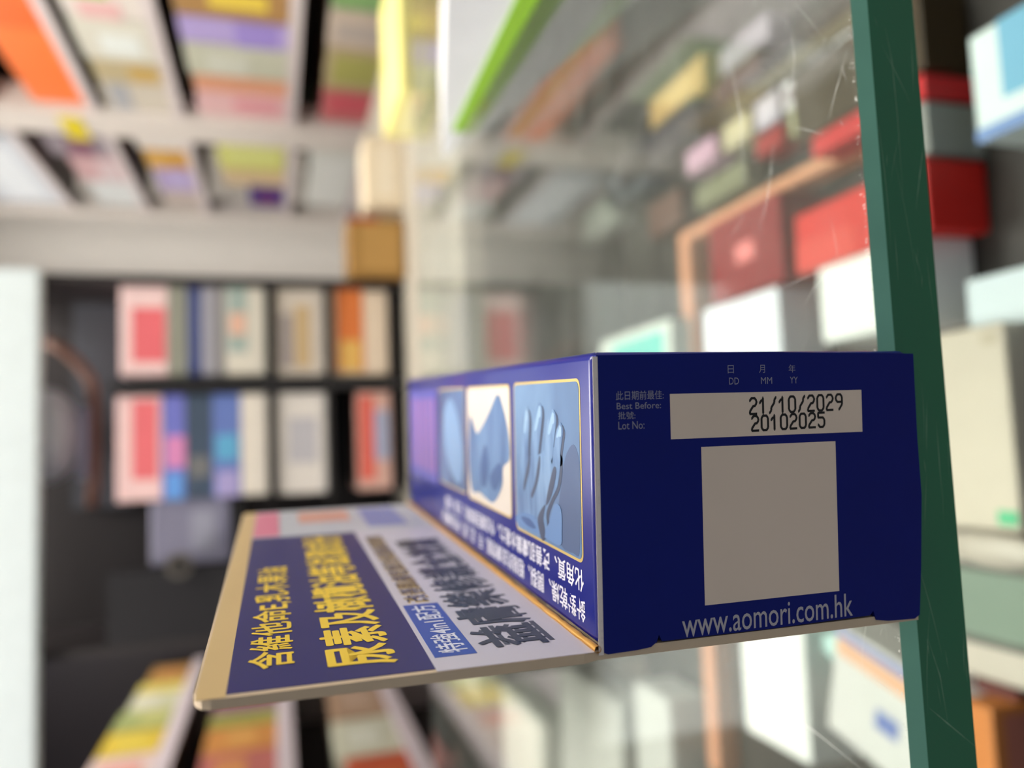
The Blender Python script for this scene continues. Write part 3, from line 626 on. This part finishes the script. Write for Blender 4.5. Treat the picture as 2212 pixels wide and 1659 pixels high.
lay('blue_white_box', 'white and sky blue box at the upper right corner', 'box', 2330, 2092, -60, 215, -.41, (206, 222, 222), [('top', .3, 1, .3, .7, (110, 170, 200)), ('top', 0, .12, 0, 1, (110, 140, 190))])
lay('pale_blue_box', 'pale blue white box above the beige box at the right edge', 'box', 2330, 2086, 545, 676, -.41, (204, 220, 226))
lay('beige_box', 'large beige box at the right side beside the navy box', 'box', 2188, 2030, 690, 1150, -.395, (194, 187, 170), [('top', .9, .96, .1, .3, (180, 172, 150)), ('top', .03, .10, .03, .28, (80, 180, 130))], rz=0)
mo = thing('monitor_device', 'white device with a grey green screen and domed top at the right edge', 'device', (at(2150, 1310, Z=-.41).x, at(2150, 1310, Z=-.41).y, LZ))
h = CAMZ-.41-LZ
obj('casing', box(-.047, .042, -.06, .052, 0, h, .006, 3), mat((192, 186, 174), .4), mo, True)
obj('bezel', box(-.025, .0245, -.0555, .040, h-.001, h+.001, .001), mat((92, 94, 88), .4), mo)
obj('screen', box(-.020, .020, -.055, .036, h-.001, h+.0015, .001), mat((122, 140, 126), .3), mo)
bm = bmesh.new(); bmesh.ops.create_uvsphere(bm, u_segments=24, v_segments=12, radius=1)
for v in bm.verts: v.co = Vector((v.co.x*.012+.034, v.co.y*.034-.003, max(0, v.co.z)*.008+h-.0005))
obj('dome', bm, mat((186, 180, 168), .35), mo, True)
lay('amber_box', 'orange brown box at the lower right corner', 'box', 2150, 2085, 1535, 1720, -.405, (196, 122, 60), [('front', .1, .9, .2, .8, (176, 110, 96))])
lay('plum_box', 'small plum box between the device and the orange brown box', 'box', 2200, 2110, 1492, 1528, -.43, (112, 60, 56))
lay('white_packet', 'bright white box below the navy box, seen through the glass', 'box', 1742, 1608, 1330, 1650, -.402, (248, 250, 250), zb=TZ)
t = lay('striped_box', 'white box with blue and orange print under the glass edge', 'box', 2075, 1806, 1468, 1760, -.405, (218, 216, 216), [('top', .9, .96, 0, 1, (96, 110, 190)), ('top', .74, .88, .02, .98, (232, 176, 140)), ('top', .34, .50, .42, .60, (104, 124, 192))], zb=TZ, rz=math.radians(-14))
t = thing('cyan_bottle', 'pale cyan capped bottle behind the blue and orange printed box', 'bottle', (at(1800, 1395, Z=-.41).x, at(1800, 1395, Z=-.41).y, TZ))
def lathe(prof, n=28):
    bm = bmesh.new(); prev = None
    for r, z in prof:
        ring = [bm.verts.new((r*math.cos(2*math.pi*k/n), r*math.sin(2*math.pi*k/n), z)) for k in range(n)]
        if prev:
            for k in range(n): bm.faces.new((prev[k], prev[(k+1) % n], ring[(k+1) % n], ring[k]))
        else: bm.faces.new(ring[::-1])
        prev = ring
    bm.faces.new(prev); return bm
obj('bottle_body', lathe([(.014, 0), (.0155, .002), (.0155, .024), (.012, .029), (.008, .031)]), mat((160, 214, 210), .3), t, True)
obj('cap', lathe([(.010, .0305), (.010, .041), (.009, .0425)]), mat((196, 232, 230), .3), t, True)
CR = 'small boxes added in rows to stand in for shelf reflections'  # solid boxes imitate the shelf rows mirrored in the glass
for nm, pf, pb, py0, py1, c, pan, lab in (
        ('w', 1840, 1800, 62, 128, (222, 222, 228), [('top', .1, .9, .2, .8, (120, 116, 120))], 'stand-in for a reflected white box with grey print, nearest of the pale row seen through the glass'),
        ('w', 1790, 1745, 105, 172, (206, 200, 214), [], 'stand-in for a reflected lilac white box, second of the pale row seen through the glass'),
        ('w', 1735, 1690, 152, 216, (226, 222, 228), [('top', .3, .7, .1, .9, (150, 140, 150))], 'stand-in for a reflected bright white box, third of the pale row seen through the glass'),
        ('w', 1680, 1630, 190, 255, (196, 190, 204), [], 'stand-in for a reflected pale lilac box, fourth of the pale row seen through the glass'),
        ('w', 1620, 1560, 235, 292, (190, 182, 150), [], 'stand-in for a reflected straw coloured box in the pale row seen through the glass'),
        ('w', 1545, 1480, 285, 340, (186, 150, 172), [], 'stand-in for a reflected dusty pink box at the far end of the pale row seen through the glass'),
        ('o', 1840, 1700, 150, 215, (186, 186, 146), [('top', .2, .8, .2, .8, (204, 204, 170))], 'stand-in for a reflected long olive cream box between the pale row and the crimson box'),
        ('r', 1690, 1630, 262, 310, (150, 44, 44), [], 'stand-in for a reflected small dark red box beyond the olive cream box'),
        ('o', 1610, 1500, 340, 395, (120, 122, 96), [], 'stand-in for a reflected dull olive box lying beyond the small dark red box'),
        ('t', 1520, 1400, 110, 190, (176, 146, 92), [('top', .2, .8, .2, .7, (196, 166, 110))], 'stand-in for a reflected tan box lying right of the pale row'),
        ('l', 1660, 1550, 20, 80, (150, 142, 156), [], 'stand-in for a reflected mauve grey box right of the pale row'),
        ('m', 1640, 1540, 100, 150, (76, 48, 46), [], 'stand-in for a reflected dark maroon box between the tan box and the pale row'),
        ('d', 1890, 1560, -20, 15, (92, 84, 60), [], 'stand-in for a reflected long khaki box at the photo top beyond the mauve grey box'),
        ('d', 1500, 1330, 200, 300, (52, 50, 56), [], 'stand-in for a reflected charcoal box beside the tan box'),
        ('d', 1470, 1400, 400, 480, (96, 70, 62), [], 'stand-in for a reflected brown box beyond the bend of the copper strip'),
        ('s', 1400, 1310, 310, 395, (66, 72, 78), [], 'stand-in for a reflected slate box far down the low counter'),
        ('g', 1330, 1240, 410, 480, (140, 146, 138), [], 'stand-in for a reflected grey green box farthest on the low counter')):
    lay('reflection_stand_in', lab, 'box', pf, pb, py0, py1, -.425, c, pan, group=CR)
for i, (pf, pb, py, zt_, lab) in enumerate(((1175, 1090, 1568, -.395, 'white carton farthest from the copper strip at the photo bottom'), (1346, 1215, 1530, -.40, 'grey white carton in the middle of the three at the photo bottom'), (1452, 1378, 1522, -.395, 'white carton nearest the copper strip at the photo bottom'))):
    lay('pale_carton', lab, 'carton', pf, pb, py, 1900, zt_, ((214, 218, 208), (188, 190, 184), (196, 198, 194))[i], zb=LZ, group='pale cartons behind the strip', bev=.006)
